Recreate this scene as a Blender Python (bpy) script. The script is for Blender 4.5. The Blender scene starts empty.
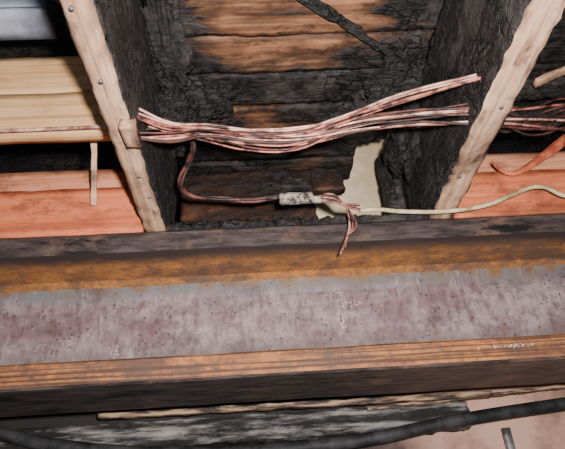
import bpy, bmesh, math, random
from mathutils import Vector, Matrix, noise
random.seed(7)
C=bpy.context.scene.collection
Z0=1.5   # everything is modelled relative to eye height, lifted at the end

# ---------------------------------------------------------------- materials
class NT:
    def __init__(s,name,rough=.7,spec=.3):
        s.m=bpy.data.materials.new(name); s.m.use_nodes=True
        s.t=s.m.node_tree; s.n=s.t.nodes; s.l=s.t.links
        s.b=s.n['Principled BSDF']; s.b.inputs['Roughness'].default_value=rough
        s.b.inputs['Specular IOR Level'].default_value=spec
        s.tc=s.n.new('ShaderNodeTexCoord')
    def set(s,i,v):
        if isinstance(v,bpy.types.NodeSocket): s.l.new(v,i)
        else: i.default_value=v
    def map(s,scale=(1,1,1),rot=(0,0,0),loc=(0,0,0),src=None):
        n=s.n.new('ShaderNodeMapping'); n.inputs['Scale'].default_value=scale
        n.inputs['Rotation'].default_value=rot; n.inputs['Location'].default_value=loc
        s.l.new(src or s.tc.outputs['Object'],n.inputs['Vector']); return n.outputs[0]
    def noise(s,scale,vec=None,detail=5,rough=.6,dist=0):
        n=s.n.new('ShaderNodeTexNoise'); n.inputs['Scale'].default_value=scale
        n.inputs['Detail'].default_value=detail; n.inputs['Roughness'].default_value=rough
        n.inputs['Distortion'].default_value=dist
        s.l.new(vec if vec else s.tc.outputs['Object'],n.inputs['Vector']); return n.outputs['Fac']
    def warp(s,scale,amt):
        n=s.n.new('ShaderNodeTexNoise'); n.inputs['Scale'].default_value=scale; n.inputs['Detail'].default_value=4
        s.l.new(s.tc.outputs['Object'],n.inputs['Vector'])
        a=s.n.new('ShaderNodeVectorMath'); a.operation='SUBTRACT'; s.l.new(n.outputs['Color'],a.inputs[0]); a.inputs[1].default_value=(.5,.5,.5)
        b=s.n.new('ShaderNodeVectorMath'); b.operation='SCALE'; s.l.new(a.outputs[0],b.inputs[0]); b.inputs['Scale'].default_value=amt
        c=s.n.new('ShaderNodeVectorMath'); c.operation='ADD'; s.l.new(b.outputs[0],c.inputs[0]); s.l.new(s.tc.outputs['Object'],c.inputs[1])
        return c.outputs[0]
    def voro(s,scale,vec=None,feature='DISTANCE_TO_EDGE'):
        n=s.n.new('ShaderNodeTexVoronoi'); n.feature=feature; n.inputs['Scale'].default_value=scale
        s.l.new(vec if vec else s.tc.outputs['Object'],n.inputs['Vector']); return n.outputs['Distance']
    def rng(s,f,a,b,c=0,d=1):
        n=s.n.new('ShaderNodeMapRange'); s.set(n.inputs[0],f)
        for k,v in zip((1,2,3,4),(a,b,c,d)): n.inputs[k].default_value=v
        n.interpolation_type='SMOOTHSTEP'
        return n.outputs[0]
    def math(s,op,a,b=0.0):
        n=s.n.new('ShaderNodeMath'); n.operation=op; s.set(n.inputs[0],a); s.set(n.inputs[1],b); return n.outputs[0]
    def mix(s,f,a,b):
        n=s.n.new('ShaderNodeMix'); n.data_type='RGBA'; s.set(n.inputs[0],f); s.set(n.inputs[6],a); s.set(n.inputs[7],b); return n.outputs[2]
    def xyz(s):
        n=s.n.new('ShaderNodeSeparateXYZ'); s.l.new(s.tc.outputs['Object'],n.inputs[0]); return n.outputs
    def color(s,c): s.set(s.b.inputs['Base Color'],c)
    def bump(s,h,st=.5,d=.01):
        n=s.n.new('ShaderNodeBump'); n.inputs['Strength'].default_value=st; n.inputs['Distance'].default_value=d
        s.l.new(h,n.inputs['Height']); s.l.new(n.outputs[0],s.b.inputs['Normal'])
def rgb(r,g,b):
    f=lambda c:((c/255+.055)/1.055)**2.4 if c>10 else c/255/12.92
    return (f(r),f(g),f(b),1)

def grain_scale(axis,k=1):
    s=[26*k,26*k,26*k]; s['xyz'.index(axis)]=1.6; return tuple(s)

def char_parts(t,axis='y'):
    sc=[38,38,38]; sc['xyz'.index(axis)]=20
    wv=t.warp(14,.08)
    e=t.voro(1,t.map(tuple(sc),src=wv))
    sg=[70,70,70]; sg['xyz'.index(axis)]=10
    grain=t.noise(1,t.map(tuple(sg)),6,.7,.5)
    n2=t.noise(42,wv,7,.7); big=t.noise(6,wv,5,.65); pick=t.noise(8,detail=3)
    crack=t.math('SUBTRACT',1.0,t.math('MULTIPLY',t.rng(e,.10,.0),t.rng(pick,.42,.58)))
    col=t.mix(t.rng(n2,.38,.75),rgb(9,8,8),rgb(52,47,46))
    col=t.mix(t.math('MULTIPLY',t.rng(grain,.48,.7),.65),col,rgb(80,72,68))
    col=t.mix(t.math('MULTIPLY',t.rng(big,.5,.7),.6),col,rgb(84,78,76))
    col=t.mix(crack,rgb(5,5,5),col)
    h=t.math('ADD',t.math('MULTIPLY',crack,.5),t.math('ADD',t.math('MULTIPLY',n2,1.1),t.math('MULTIPLY',grain,.8)))
    return col,h

def char_mat(name,axis='y'):
    t=NT(name,.55,.45); c,h=char_parts(t,axis); t.color(c); t.bump(h,1,.011); return t.m

def wood_mat(name,ca,cb,axis,soot=.5,sootw=.12,dirt=rgb(40,30,26),nscale=7,mask=None,pos=(0,0,0),film=.25,smoke=rgb(62,42,32),dirtamt=.45):
    t=NT(name,.6,.25)
    g=t.noise(1,t.map(grain_scale(axis)),6,.65,.6)
    fine=t.noise(1,t.map(grain_scale(axis,4)),4,.6)
    ms=[1,1,1]; ms['xyz'.index(axis)]=.5
    w=t.mix(t.rng(g,.3,.7),ca,cb)
    w=t.mix(t.math('MULTIPLY',t.rng(fine,.48,.72),.55),w,dirt)
    blot=t.noise(22,t.map(tuple(ms),loc=(5,1,2)),7,.7)
    w=t.mix(t.math('MULTIPLY',t.rng(blot,.5,.68),dirtamt),w,dirt)
    s=t.noise(nscale,t.map(tuple(ms),loc=pos),8,.68,.6)
    if mask: s=t.math('ADD',s,mask(t))
    f=t.rng(s,soot,soot+sootw)
    fb=t.rng(s,soot-film,soot+.03)
    w=t.mix(t.math('MULTIPLY',fb,.88),w,smoke)
    c,h=char_parts(t,axis)
    t.color(t.mix(f,w,c))
    hh=t.math('ADD',t.math('MULTIPLY',fine,.4),t.math('MULTIPLY',h,f))
    t.bump(hh,.6,.007)
    return t.m

M={}
M['char_y']=char_mat('charred_wood_y','y'); M['char_x']=char_mat('charred_wood_x','x')
def edgemask(c,hw):
    def f(t):
        o=t.xyz(); d=t.math('ABSOLUTE',t.math('SUBTRACT',o[0],c)); return t.rng(d,hw*.45,hw*1.05,0,.19)
    return f
jb_args=dict(dirt=rgb(78,56,46),film=.19,smoke=rgb(104,78,64),dirtamt=.85)
M['joistL']=wood_mat('joist_face_wood_l',rgb(208,170,140),rgb(160,122,96),'y',.66,.10,nscale=9,mask=edgemask(-.2545,.0285),**jb_args)
M['joistR']=wood_mat('joist_face_wood_r',rgb(208,170,140),rgb(160,122,96),'y',.66,.10,nscale=9,mask=edgemask(.493,.035),**jb_args)
M['splint']=wood_mat('splintered_wood',rgb(208,166,136),rgb(164,122,94),'x',.72,.10,nscale=9,**jb_args)
M['block']=wood_mat('blocking_wood',rgb(228,184,134),rgb(200,150,102),'x',.74,.10,rgb(136,94,58),6,film=.14,smoke=rgb(136,92,56),dirtamt=.35)
M['orange']=wood_mat('sill_wood',rgb(222,128,88),rgb(188,96,62),'x',.70,.14,rgb(104,52,36),7,film=.22,smoke=rgb(106,54,38),dirtamt=.6)
M['orange2']=wood_mat('sill_wood_pale',rgb(222,156,122),rgb(194,118,86),'x',.66,.14,rgb(110,60,42),7,pos=(3,0,0),film=.22,smoke=rgb(106,54,38),dirtamt=.6)
def submask(t):
    o=t.xyz()
    wig=t.math('MULTIPLY',t.math('SUBTRACT',t.noise(5,detail=4),.5),.35)
    dx=t.math('ABSOLUTE',t.math('SUBTRACT',t.math('ADD',o[0],wig),.10))
    ed=t.rng(dx,.10,.33,0,.32)
    dy=t.math('ADD',o[1],wig)
    bl=t.rng(dy,.90,1.05,0,.28)
    bk=t.rng(dy,1.14,1.26,0,.07)
    streak=t.math('MULTIPLY',t.math('SUBTRACT',t.noise(1,t.map((3,34,1)),5,.6),.48),.5)
    return t.math('ADD',t.math('SUBTRACT',t.math('ADD',ed,bl),bk),streak)
M['sub']=wood_mat('subfloor_burned',rgb(188,138,102),rgb(130,84,60),'x',.66,.10,rgb(40,28,23),6,mask=submask,film=.27,smoke=rgb(40,28,23),dirtamt=.85)
M['rim']=wood_mat('rim_burned',rgb(120,74,48),rgb(70,44,32),'x',.48,.14,rgb(28,19,15),9,film=.2,smoke=rgb(32,22,18),dirtamt=.85)

def steel_web():
    t=NT('primed_steel_web',.5,.4); o=t.xyz()
    a=t.noise(5,t.map((1,1,2)),7,.7); b=t.noise(40,t.map((1,1,.45)),7,.75)
    c=t.mix(t.rng(a,.38,.64),rgb(110,86,90),rgb(150,132,133))
    c=t.mix(t.math('MULTIPLY',t.rng(b,.42,.66),.75),c,rgb(80,56,60))
    w=t.math('ADD',o[2],t.math('MULTIPLY',t.math('SUBTRACT',t.noise(9,t.map((1,1,.5)),8,.75),.5),.09))
    c=t.mix(t.math('MULTIPLY',t.rng(w,.598,.640),.85),c,rgb(94,95,96))
    rs=t.math('MULTIPLY',t.rng(w,.618,.655),t.rng(t.noise(14,detail=6),.4,.6)); c=t.mix(rs,c,rgb(110,80,52))
    c=t.mix(t.rng(w,.505,.455,0,.6),c,rgb(92,80,76))
    sp=t.voro(75,None,'F1'); pick=t.noise(30,detail=2)
    spots=t.math('MULTIPLY',t.rng(sp,.3,.14),t.rng(pick,.5,.6))
    c=t.mix(t.math('MULTIPLY',spots,.8),c,rgb(40,28,30))
    c=t.mix(t.math('MULTIPLY',t.rng(t.noise(9,t.map((1.6,1,.45),loc=(2,0,1)),7,.78),.56,.74),.55),c,rgb(186,170,168))
    c=t.mix(t.math('MULTIPLY',t.rng(t.noise(6,t.map((1,1,1.3),loc=(7,3,1)),8,.78),.52,.64),.6),c,rgb(66,52,54))
    c=t.mix(t.math('MULTIPLY',t.rng(t.noise(10,t.map((1,1,.6),loc=(1,8,4)),8,.78),.58,.68),.5),c,rgb(104,66,48))
    t.color(c); t.bump(b,.25,.004); return t.m
def rust(name,ca,cb,cc,lines=False,soot=.8,fade=None):
    t=NT(name,.62,.3); wv=t.warp(9,.05)
    a=t.noise(1,t.map((14,22,26),src=wv),8,.78,.3); b=t.noise(7,t.map((.8,1,1.4),src=wv),8,.75); c=t.mix(t.rng(a,.36,.62),ca,cb)
    f=t.noise(70,detail=6); c=t.mix(t.math('MULTIPLY',t.rng(f,.48,.66),.5),c,cc)
    if lines:
        l=t.noise(1,t.map((2.2,90,200)),4,.6); c=t.mix(t.math('MULTIPLY',t.rng(l,.56,.70),.6),c,rgb(200,150,100))
        l2=t.noise(1,t.map((1.4,90,150),loc=(4,2,1)),4,.6); c=t.mix(t.math('MULTIPLY',t.rng(l2,.48,.58),.85),c,rgb(54,37,30))
    c=t.mix(t.math('MULTIPLY',t.rng(b,.45,.60),soot),c,cc)
    if fade:
        ax,lo,hi,col=fade
        v=t.math('ADD',t.xyz()[ax],t.math('MULTIPLY',t.math('SUBTRACT',b,.5),1.6*abs(hi-lo)))
        c=t.mix(t.rng(v,lo,hi,1,0),c,col)
    t.color(c); t.bump(a,.4,.005); return t.m
def dark_edge():
    t=NT('sooty_flange_edge',.5,.4)
    a=t.noise(1,t.map((9,50,50)),7,.75); b=t.noise(8,detail=7,rough=.7)
    c=t.mix(t.rng(a,.36,.66),rgb(34,28,28),rgb(78,66,63)); c=t.mix(t.rng(b,.52,.72),c,rgb(100,76,64))
    c=t.mix(t.rng(t.noise(12,t.map((.5,1,2),loc=(9,0,0)),7,.7),.54,.66),c,rgb(22,19,19))
    t.color(c); t.bump(a,.4,.005); return t.m
M['web']=steel_web()
M['rust']=rust('rusted_flange_underside',rgb(172,112,58),rgb(128,86,50),rgb(80,64,58),fade=(1,1.22,1.29,rgb(52,43,41)))
M['ply']=rust('rusted_flange_lip',rgb(168,104,56),rgb(120,76,48),rgb(70,54,47),True,.85)
M['edge']=dark_edge()

def simple(name,ca,cb,scale,rough=.6,spec=.4,metal=0,bump=.2,stretch=(1,1,1),lo=.35,hi=.65,bd=.004):
    t=NT(name,rough,spec); n=t.noise(scale,t.map(stretch),6,.65)
    t.color(t.mix(t.rng(n,lo,hi),ca,cb)); t.b.inputs['Metallic'].default_value=metal
    t.bump(n,bump,bd); return t.m
M['copper']=simple('scorched_copper',rgb(184,114,96),rgb(62,38,36),26,.5,.4,.15,.3,lo=.4,hi=.62)
M['copperd']=simple('scorched_copper_dark',rgb(98,56,48),rgb(24,18,18),22,.55,.4,.15,.3,lo=.38,hi=.6)
M['copperl']=simple('bare_copper_pale',rgb(218,170,150),rgb(112,70,62),22,.45,.4,.15,.3,lo=.40,hi=.62)
M['burnt']=simple('burnt_cable_brown',rgb(78,46,38),rgb(22,16,16),24,.6,.4,0,.4,lo=.38,hi=.62)
M['cream']=simple('cream_cable_jacket',rgb(204,188,150),rgb(136,112,84),14,.5,.4)
M['plaster']=simple('cream_plasterboard',rgb(222,202,170),rgb(190,166,134),6,.85,.2)
def lowwall():
    t=NT('smoke_stained_beige_wall',.85,.2); n=t.noise(5,detail=7,rough=.65); c=t.mix(t.rng(n,.4,.7),rgb(186,146,128),rgb(120,92,80))
    v=t.math('ADD',t.xyz()[0],t.math('MULTIPLY',t.math('SUBTRACT',n,.5),.5))
    c=t.mix(t.rng(v,.30,.55,1,0),c,rgb(44,40,40)); t.color(c); t.bump(n,.3,.004); return t.m
M['pinkwall']=lowwall()
M['pipe']=simple('black_pipe',rgb(18,18,20),rgb(52,51,52),14,.65,.25)
M['ash']=simple('sooty_ash',rgb(28,26,26),rgb(142,138,134),9,.85,.3,0,.8,(.6,3,5),.42,.74,.012)
M['galv']=simple('galvanised_steel',rgb(130,128,128),rgb(70,68,70),18,.5,.4,.3)
M['boxg']=simple('grey_painted_metal',rgb(164,170,184),rgb(108,112,124),6,.5,.4)
M['white']=simple('white_smear',rgb(190,172,166),rgb(148,128,124),90,.8,.2)
M['trimw']=simple('pale_trim_wood',rgb(156,128,102),rgb(52,42,38),14,.7,.3,0,.3,(.6,3,5),.42,.58)
M['bounce_floor']=simple('concrete_floor',rgb(130,124,116),rgb(92,88,82),3,.9,.2)
M['conn']=simple('connector_plastic',rgb(168,154,140),rgb(58,50,46),60,.6,.3,0,.4,lo=.42,hi=.62)
M['redbrown']=simple('torn_orange_insulation',rgb(206,110,76),rgb(130,58,40),16,.7,.2)

# ---------------------------------------------------------------- geometry
def new(name,bm,mats,smooth=False,parent=None):
    me=bpy.data.meshes.new(name); bm.to_mesh(me); bm.free()
    ob=bpy.data.objects.new(name,me); C.objects.link(ob)
    for m in mats: me.materials.append(m)
    if smooth:
        for p in me.polygons: p.use_smooth=True
    if parent: ob.parent=parent
    return ob
def empty(name):
    e=bpy.data.objects.new(name,None); e.empty_display_size=.05; C.objects.link(e); return e

def add_box(bm,x,y,z,n,amp=0.0,freq=20,matf=None,seed=0,shape=None,ragged=None):
    vs={}
    def V(i,j,k):
        key=(i,j,k)
        if key not in vs:
            p=Vector((x[0]+(x[1]-x[0])*i/n[0],y[0]+(y[1]-y[0])*j/n[1],z[0]+(z[1]-z[0])*k/n[2]))
            if ragged: p=ragged(p,i/n[0],j/n[1],k/n[2])
            if shape: p=shape(p)
            if amp:
                q=p*freq+Vector((seed,seed*2,seed*3))
                d=noise.noise_vector(q)+.5*noise.noise_vector(q*2.7)
                p=p+d*amp
            vs[key]=bm.verts.new(p)
        return vs[key]
    def F(a,b,c,d,mi):
        f=bm.faces.new((a,b,c,d)); f.material_index=mi
    mf=matf or {}
    for i in range(n[0]):
        for j in range(n[1]):
            F(V(i,j,0),V(i,j+1,0),V(i+1,j+1,0),V(i+1,j,0),mf.get('-z',0))
            F(V(i,j,n[2]),V(i+1,j,n[2]),V(i+1,j+1,n[2]),V(i,j+1,n[2]),mf.get('+z',0))
    for i in range(n[0]):
        for k in range(n[2]):
            F(V(i,0,k),V(i+1,0,k),V(i+1,0,k+1),V(i,0,k+1),mf.get('-y',0))
            F(V(i,n[1],k),V(i,n[1],k+1),V(i+1,n[1],k+1),V(i+1,n[1],k),mf.get('+y',0))
    for j in range(n[1]):
        for k in range(n[2]):
            F(V(0,j,k),V(0,j,k+1),V(0,j+1,k+1),V(0,j+1,k),mf.get('-x',0))
            F(V(n[0],j,k),V(n[0],j+1,k),V(n[0],j+1,k+1),V(n[0],j,k+1),mf.get('+x',0))

def plank(name,x,y,z,mats,res=.015,amp=.002,freq=18,matf=None,seed=0,shape=None,ragged=None,parent=None,minn=2):
    n=[max(minn,min(240,round((b-a)/res))) for a,b in (x,y,z)]
    bm=bmesh.new(); add_box(bm,x,y,z,n,amp,freq,matf,seed,shape,ragged)
    return new(name,bm,mats,True,parent)

def curve(name,splines,r,mat,parent=None,res=5):
    cu=bpy.data.curves.new(name,'CURVE'); cu.dimensions='3D'; cu.bevel_depth=r; cu.bevel_resolution=3; cu.resolution_u=res; cu.use_fill_caps=True
    for pts in splines:
        s=cu.splines.new('BEZIER'); s.bezier_points.add(len(pts)-1)
        for b,p in zip(s.bezier_points,pts):
            b.co=p[:3]; b.handle_left_type=b.handle_right_type='AUTO'
            b.radius=p[3] if len(p)>3 else 1
    ob=bpy.data.objects.new(name,cu); C.objects.link(ob); cu.materials.append(mat)
    if parent: ob.parent=parent
    return ob

# ---- steel I-beam (runs along X)
TOP=.726
def ibeam():
    w=1.381
    yf=1.2; yb=w+.12; yl=w+.055
    prof=[(yf,.345,'p'),(yf,.392,'p'),(yf+.006,.398,'r'),(w-.03,.372,'r'),(w-.006,.385,'w'),(w-.004,.50,'w'),(w-.004,.612,'w'),(w-.010,.652,'r'),(w-.03,.664,'r'),
          (yf+.008,.669,'e'),(yf,.675,'e'),(yf,.716,'e'),(yf+.010,TOP,'e'),(yb,TOP,'e'),(yb,.676,'r'),(w+.02,.666,'w'),(w+.006,.62,'w'),(w+.006,.39,'w'),(w+.02,.37,'r'),(yl,.39,'e'),(yl,.342,'e'),(yf+.006,.340,'e')]
    idx={'e':0,'p':1,'r':2,'w':3}
    mats=[M['edge'],M['ply'],M['rust'],M['web']]
    xs=[-1.6+i*.02 for i in range(186)]
    bm=bmesh.new(); rings=[]
    for x in xs:
        r=[]
        for (y,z,_) in prof:
            p=Vector((x,y,z)); p+=noise.noise_vector(Vector((x*9,y*11,z*11)))*.0018
            r.append(bm.verts.new(p))
        rings.append(r)
    N=len(prof)
    for a,b in zip(rings,rings[1:]):
        for k in range(N):
            f=bm.faces.new((a[k],b[k],b[(k+1)%N],a[(k+1)%N])); f.material_index=idx[prof[k][2]]
    bm.faces.new(rings[0][::-1]); bm.faces.new(rings[-1])
    bmesh.ops.recalc_face_normals(bm,faces=bm.faces)
    return new('steel_i_beam',bm,mats,False)
beam=ibeam()
def smear(name,cx,cz,w,h,y,parent,seed,n=26,rm=.0028):
    bm=bmesh.new(); random.seed(seed)
    for i in range(n):
        x=cx+random.gauss(0,w); z=cz+random.gauss(0,h); r=random.uniform(.0007,rm)
        k=7; vs=[bm.verts.new((x+r*random.uniform(.4,1.1)*math.cos(a*2*math.pi/k),y,z+1.8*r*random.uniform(.4,1.1)*math.sin(a*2*math.pi/k))) for a in range(k)]
        bm.faces.new(vs)
    return new(name,bm,[M['white']],False,parent)
smear('chalk_mark_1',.222,.56,.006,.030,1.3755,beam,1,110)
smear('chalk_mark_2',.250,.572,.018,.005,1.3755,beam,2,70)
smear('chalk_mark_3',-.372,.475,.006,.012,1.3755,beam,3,24)
smear('chalk_mark_4',.56,.374,.028,.0015,1.1965,beam,4,50,.0022)
random.seed(21)
# ---- joists
def joist(x0,x1,seed,mb):
    def rag(p,a,b,c):
        if c==0 and (a==0 or a==1):
            p.z+=.006+.007*noise.noise(Vector((p.y*25,seed,0))); p.x+=(.004 if a==0 else -.004)
        return p
    return plank('ceiling_joist',(x0,x1),(-.35,1.36),(.733,1.072),[M['char_y'],mb],.011,.0036,26,{'-z':1},seed,ragged=rag,minn=4)
jl=joist(-.283,-.226,3,M['joistL']); jr=joist(.458,.528,8,M['joistR'])
def nail(par,i,x,y,z):
    bm=bmesh.new(); bmesh.ops.create_cone(bm,cap_ends=True,segments=12,radius1=.0045,radius2=.0035,depth=.006,matrix=Matrix.Translation((x,y,z)))
    new('nail_%d'%i,bm,[M['galv']],True,par)
for i,(x,y) in enumerate([(-.257,.70),(-.247,.98),(-.238,1.06),(-.262,.55)]): nail(jl,i+1,x,y,.731)
for i,(x,y) in enumerate([(.482,1.03),(.497,.8)]): nail(jr,i+1,x,y,.731)
plank('cleat',(-.247,-.219),(.80,.865),(.713,.735),[M['joistL']],.008,.003,30,None,5,parent=jl)

# ---- subfloor boards across the joists (burned from below)
bm=bmesh.new(); y=.30; i=0
while y<1.40:
    wdt=.118; dz=random.uniform(-.004,.004)
    def rag(p,a,b,c,y=y,i=i):
        e=noise.noise(Vector((p.x*6,i*3.1,0)))*.008+noise.noise(Vector((p.x*23,i*3.1,4)))*.004
        if b==1: p.y+=e-.002
        if b==0: p.y+=e*.6+.002
        return p
    if y>1.27: add_box(bm,(-.225,.33),(y,y+wdt),(1.084+dz,1.106+dz),(50,8,3),.003,22,None,i,ragged=rag)
    else: add_box(bm,(-.225,1.6),(y,y+wdt),(1.084+dz,1.106+dz),(120,8,3),.003,22,None,i,ragged=rag)
    y+=wdt+.004; i+=1
new('subfloor_boards',bm,[M['sub']],True)
def stick(name,a,b,w,h,mat,amp=.003,seed=0,n=30,parent=None,taper=0):
    a=Vector(a);b=Vector(b); d=(b-a); L=d.length; q=d.to_track_quat('X','Z')
    def sh(p):
        f=1-taper*(p.x/L); f*=1+.35*noise.noise(Vector((p.x*18,seed,0))); p=Vector((p.x,p.y*f,p.z*f)); return a+q@p
    bm=bmesh.new(); add_box(bm,(0,L),(-w/2,w/2),(-h/2,h/2),(n,6,4),amp,24,None,seed,shape=sh)
    return new(name,bm,[mat],True,parent)
stick('charred_lath',(.02,.70,1.064),(.42,1.00,1.064),.030,.010,M['char_x'],.005,4,70,taper=.5)

def lump(c,s,seed,par,name='char_crust'):
    bm=bmesh.new(); bmesh.ops.create_icosphere(bm,subdivisions=5,radius=1)
    for v in bm.verts:
        n=noise.fractal(v.co*2.2+Vector((seed,0,0)),1.0,2.0,6)
        v.co*=1+.5*n; v.co=Vector((c[0]+v.co.x*s[0],c[1]+v.co.y*s[1],c[2]+v.co.z*s[2]))
    return new(name,bm,[M['char_x']],True,par)
lump((-.20,1.13,1.02),(.045,.12,.05),1,jl)
lump((-.19,.90,1.05),(.045,.14,.03),5,jl)
lump((-.15,1.10,1.068),(.10,.08,.015),15,jl)
lump((.44,1.22,1.0),(.04,.12,.09),9,jr)
lump((.41,1.10,1.066),(.08,.13,.018),12,jr)
lump((.33,1.22,1.072),(.10,.08,.014),18,jr)

# ---- end of the bay: burned rim board with a hole to the room behind
bm=bmesh.new()
def jag(p,a,b,c):
    if a==1: p.x+=.02*noise.noise(Vector((p.z*30,1,0)))
    if c==0: p.z+=.01*noise.noise(Vector((p.x*30,4,0)))
    return p
add_box(bm,(-.225,.195),(1.44,1.47),(.80,1.074),(40,3,28),.006,22,{},3,ragged=jag)
add_box(bm,(.19,.290),(1.43,1.46),(.985,1.074),(14,3,8),.005,22,None,13,ragged=jag)
add_box(bm,(-.225,.456),(1.44,1.475),(.732,.875),(60,3,10),.007,22,None,9)
new('rim_board',bm,[M['rim']],True)
plank('charred_stud',(.405,.455),(1.37,1.43),(.734,1.072),[M['char_x']],.008,.006,22,None,6)
plank('wall_back_upper',(.05,.75),(1.62,1.64),(.75,1.6),[M['plaster']],.1,0)
bm=bmesh.new(); add_box(bm,(-.224,.456),(1.214,1.43),(TOP+.004,TOP+.024),(150,34,3),.010,60,None,2)
new('charred_sill_plate',bm,[M['char_x']],True)

# ---- left bay
bb=empty('blocking_board')
plank('upper_board',(-1.5,-.285),(1.002,1.04),(1.012,1.140),[M['block']],.02,.0015,14,None,4,parent=bb)
plank('lower_board',(-1.5,-.285),(.998,1.04),(.885,1.008),[M['block']],.02,.0015,14,None,14,parent=bb)
def sill(name,x,ys,seed):
    e=empty(name)
    plank('upper_board',x,(ys+.045,ys+.085),(TOP+.004,.968),[M['orange2']],.02,.0018,16,None,seed,parent=e)
    plank('lower_board',x,(ys,ys+.043),(TOP+.004,.872),[M['orange']],.02,.0018,16,None,seed+1,parent=e)
sill('sill_plate',(-1.5,-.287),1.215,5)
sill('sill_plate',(.532,1.7),1.215,9)
stick('wood_splinter',(-.400,1.09,.98),(-.409,1.19,.80),.014,.008,M['splint'],.002,3)
curve('electrical_cable',[[(-1.4,1.03,.86),(-.9,.975,.872),(-.6,.965,.862),(-.284,.97,.868)]],.0045,M['copperl'])
jb=plank('junction_box',(-.80,-.50),(.90,.98),(1.195,1.262),[M['boxg']],.03,.0005,10)
plank('cover_lip',(-.80,-.49),(.895,.985),(1.187,1.199),[M['boxg']],.03,.0004,10,parent=jb)
curve('conduit',[[(-.75,.93,1.275),(-.62,.90,1.30),(-.45,.92,1.24),(-.36,.98,1.2),(-.30,1.1,1.25)]],.009,M['boxg'],jb)
stick('charred_lath',(-1.2,1.3,1.25),(-.30,1.22,1.15),.06,.03,M['char_x'],.006,35,60)

plank('ceiling',(-2.2,2.4),(-.8,2.6),(1.62,1.66),[M['char_x']],.05,.006,9)
plank('wall_back',(-2.2,2.4),(2.3,2.34),(.60,1.62),[M['char_x']],.05,.006,9)

# ---- cable bundle: threaded through both joists, sagging into the bay
cb=empty('electrical_cable_bundle')
def jit(p,a): return tuple(c+random.uniform(-a,a) for c in p)
A=[(-.228,.845,.790),(-.17,.90,.800),(-.09,.93,.818),(.0,.938,.806),(.11,.935,.804),(.20,.92,.818),(.32,.86,.815),(.457,.78,.792)]
B=[(-.228,.914,.822),(-.17,.925,.820),(-.09,.94,.823),(.0,.94,.806),(.12,.94,.800),(.24,.93,.822),(.34,.90,.813),(.457,.856,.783)]
D=[(-.228,.88,.762),(-.17,.90,.775),(-.09,.93,.802),(.0,.94,.790),(.12,.94,.784),(.24,.93,.802),(.34,.90,.790),(.457,.872,.762)]
random.seed(11); k=0
for base,n,mats in ((A,5,['copperl','copper','copperl','copperd','copper']),(B,8,['copper','copperl','copperd','copperl','copper','burnt','copperd','copper']),(D,5,['copper','burnt','copperl','copperd','copper'])):
    for i in range(n):
        off=Vector((0,random.uniform(-.011,.011),random.uniform(-.011,.011)))
        pts=[tuple(Vector(jit(p,.0052))+off*(1 if 0<j<len(base)-1 else 1.1)) for j,p in enumerate(base)]
        pts[0]=(-.234,)+pts[0][1:]; pts[-1]=(.464,)+pts[-1][1:]
        k+=1; curve('wire_%d'%k,[pts],random.choice([.0022,.0029,.0034]),M[mats[i%len(mats)]],cb)
for i in range(6):
    pts=[(-.19,.92,.80+.008*i),(-.1,.94,.80),(.0,.94,.760+.006*i),(.1,.94,.756+.007*i),(.19,.935,.80+.004*i)]
    k+=1; curve('wire_%d'%k,[[jit(p,.006) for p in pts]],.0022,M['copperd' if i%2 else 'copper'],cb)
for i in range(4):
    pts=[(-.232,.90,.83-.01*i),(-.20,.94,.862-.006*i),(-.15,.98,.856),(-.135,1.02,.84),(-.15,1.06,.83+.004*i),(-.175,1.11,.80),(-.16,1.15,.79),(-.10,1.16,.783),(0.0,1.16,.779),(.062,1.16,.775+.003*i)]
    k+=1; curve('wire_%d'%k,[[jit(p,.006) for p in pts]],.0042,M['burnt' if i%2 else 'copperd'],cb)

# ---- cream cable with connector and torn branch
cc=empty('electrical_cable')
curve('jacket',[[(.19,1.16,.762),(.245,1.16,.732),(.31,1.155,.728),(.37,1.16,.722),(.51,1.16,.718),(.60,1.16,.732),(.663,1.16,.756),(.749,1.16,.779),(.80,1.16,.748),(.88,1.16,.735),(1.1,1.17,.737)]],.0055,M['cream'],cc)
for i in range(5):
    curve('strand_%d'%(i+1),[[jit((.235,1.155,.738),.005),jit((.238,1.155,.715),.007),(.232+.004*i,1.15,.68),(.222,1.145,.65),(.199+.003*i,1.14,.60+.004*i)]],.0028,M[['copperl','copperd','copper','copperd','copper'][i]],cc)
for i in range(5):
    curve('lead_%d'%(i+1),[[jit((.15,1.152,.77),.004),(.20,1.15,.752+.006*i),(.225,1.15,.745),(.265,1.15,.742-.005*i)]],.0032,M[['copper','burnt','copperl','copperd','copper'][i]],cc)
def rbox(bm,x,y,z):
    r=bmesh.ops.create_cube(bm,size=1,matrix=Matrix.Translation(((x[0]+x[1])/2,(y[0]+y[1])/2,(z[0]+z[1])/2))@Matrix.Diagonal((x[1]-x[0],y[1]-y[0],z[1]-z[0],1)))
    es=set(e for v in r['verts'] for e in v.link_edges)
    bmesh.ops.bevel(bm,geom=list(es),offset=.003,segments=2,affect='EDGES')
bm=bmesh.new()
rbox(bm,(.066,.150),(1.143,1.167),(.758,.783)); rbox(bm,(.072,.100),(1.139,1.145),(.762,.779)); rbox(bm,(.112,.142),(1.139,1.145),(.762,.779)); rbox(bm,(.148,.172),(1.147,1.163),(.756,.776))
bmesh.ops.subdivide_edges(bm,edges=bm.edges[:],cuts=3,use_grid_fill=True)
for v in bm.verts: v.co+=noise.noise_vector(v.co*90)*.0022
new('connector',bm,[M['conn']],True,cc)

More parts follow.
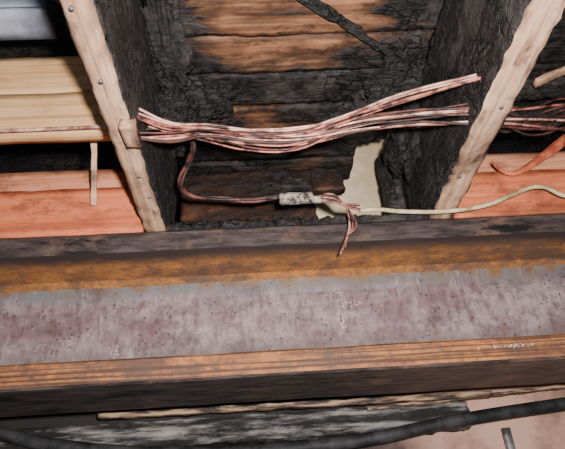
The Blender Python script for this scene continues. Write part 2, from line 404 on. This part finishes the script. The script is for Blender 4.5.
# ---- right bay clutter
stick('wood_splinter',(.73,1.0,.99),(.87,.99,1.045),.022,.012,M['splint'],.002,13)
stick('charred_lath',(.536,1.10,1.03),(1.1,1.0,1.03),.06,.03,M['char_x'],.008,41,60)
stick('charred_lath',(.536,1.12,.95),(1.1,1.10,1.00),.05,.03,M['char_x'],.010,45,60)
bnd=empty('electrical_cable_bundle')
for i in range(9):
    z=.875+.011*i; m=['copperd','copper','burnt','copperd','copperl','copperd','burnt','copper','copperd'][i]
    curve('wire_%d'%(i+1),[[jit((.527,1.05,z),.006),jit((.62,1.05,z+.01),.014),jit((.72,1.06,z-.012),.018),jit((.84,1.06,z+.015),.018),jit((1.2,1.08,z),.02)]],.0032,M[m],bnd)
path=[(.655,1.19,.885,.004),(.665,1.19,.865,.010),(.685,1.19,.845,.014),(.715,1.185,.842,.014),(.755,1.18,.862,.018),(.80,1.175,.892,.024),(.85,1.17,.925,.026),(.90,1.17,.96,.02)]
bm=bmesh.new(); g=[]
for i,(x,y,z,w) in enumerate(path):
    nx=path[min(i+1,7)]; pv=path[max(i-1,0)]; d=Vector((nx[0]-pv[0],0,nx[2]-pv[2])).normalized(); n=Vector((-d.z,0,d.x))
    g.append([bm.verts.new(Vector((x,y,z))+n*w*.6*s+Vector((0,-.008*(1-s*s),0))+Vector((0,0,.003*math.sin(i*2+s)))) for s in (-1,-.5,0,.5,1)])
for i in range(7):
    for j in range(4): bm.faces.new((g[i][j],g[i+1][j],g[i+1][j+1],g[i][j+1]))
o=new('torn_insulation_strip',bm,[M['redbrown']],True); sm=o.modifiers.new('s','SOLIDIFY'); sm.thickness=.004
ss=o.modifiers.new('b','SUBSURF'); ss.levels=2; ss.render_levels=2

# ---- below the beam
plank('wall_lower',(-2.2,2.4),(1.72,1.76),(-1.5,.60),[M['pinkwall']],.1,0)
plank('sooty_ledge',(-1.5,.60),(1.63,1.718),(.285,.352),[M['ash']],.012,.008,24,None,3)
stick('trim_1',(-.46,1.61,.368),(.66,1.60,.362),.02,.014,M['trimw'],.002,7,90)
stick('trim_2',(.30,1.62,.345),(1.2,1.64,.395),.02,.008,M['trimw'],.002,9,90)
pp=curve('black_pipe',[[(-1.4,1.60,.44),(-.95,1.60,.385),(-.75,1.60,.345),(-.58,1.60,.30),(-.2,1.60,.255),(.2,1.60,.255),(.34,1.60,.267),(.50,1.60,.290),(.9,1.60,.325),(1.5,1.6,.37)]],.018,M['pipe'],res=16)
plank('strap',(.710,.732),(1.70,1.718),(.13,.285),[M['galv']],.02,0,parent=pp)
plank('bounce_floor',(-2.2,2.4),(-1.5,2.0),(-1.54,-1.5),[M['bounce_floor']],.2,0)  # floor slab out of view, added so its bounced light gives fill

# ---- lights
def area(name,loc,rot,size,power,col):
    l=bpy.data.lights.new(name,'AREA'); l.size=size; l.energy=power; l.color=col
    o=bpy.data.objects.new(name,l); C.objects.link(o); o.location=loc; o.rotation_euler=rot; return o
area('camera_flash',(.08,-.06,.04),(math.radians(116),0,0),.05,58,(1,.97,.95))
w=bpy.data.worlds.new('World'); bpy.context.scene.world=w; w.use_nodes=True
w.node_tree.nodes['Background'].inputs[0].default_value=(.9,.93,1,1); w.node_tree.nodes['Background'].inputs[1].default_value=.18

cam=bpy.data.cameras.new('camera'); co=bpy.data.objects.new('camera',cam); C.objects.link(co)
cam.sensor_width=36; cam.lens=550/565*36; cam.clip_start=.02
ex=Vector((1,.048,-.046)); ey=Vector((-13,-333,-550)).normalized(); ex=(ex-ey*ex.dot(ey)).normalized(); ez=ex.cross(ey)
co.rotation_euler=Matrix((ex,ey,ez)).to_euler()
bpy.context.scene.camera=co
for o in list(C.objects):
    if o.parent is None: o.location.z+=Z0
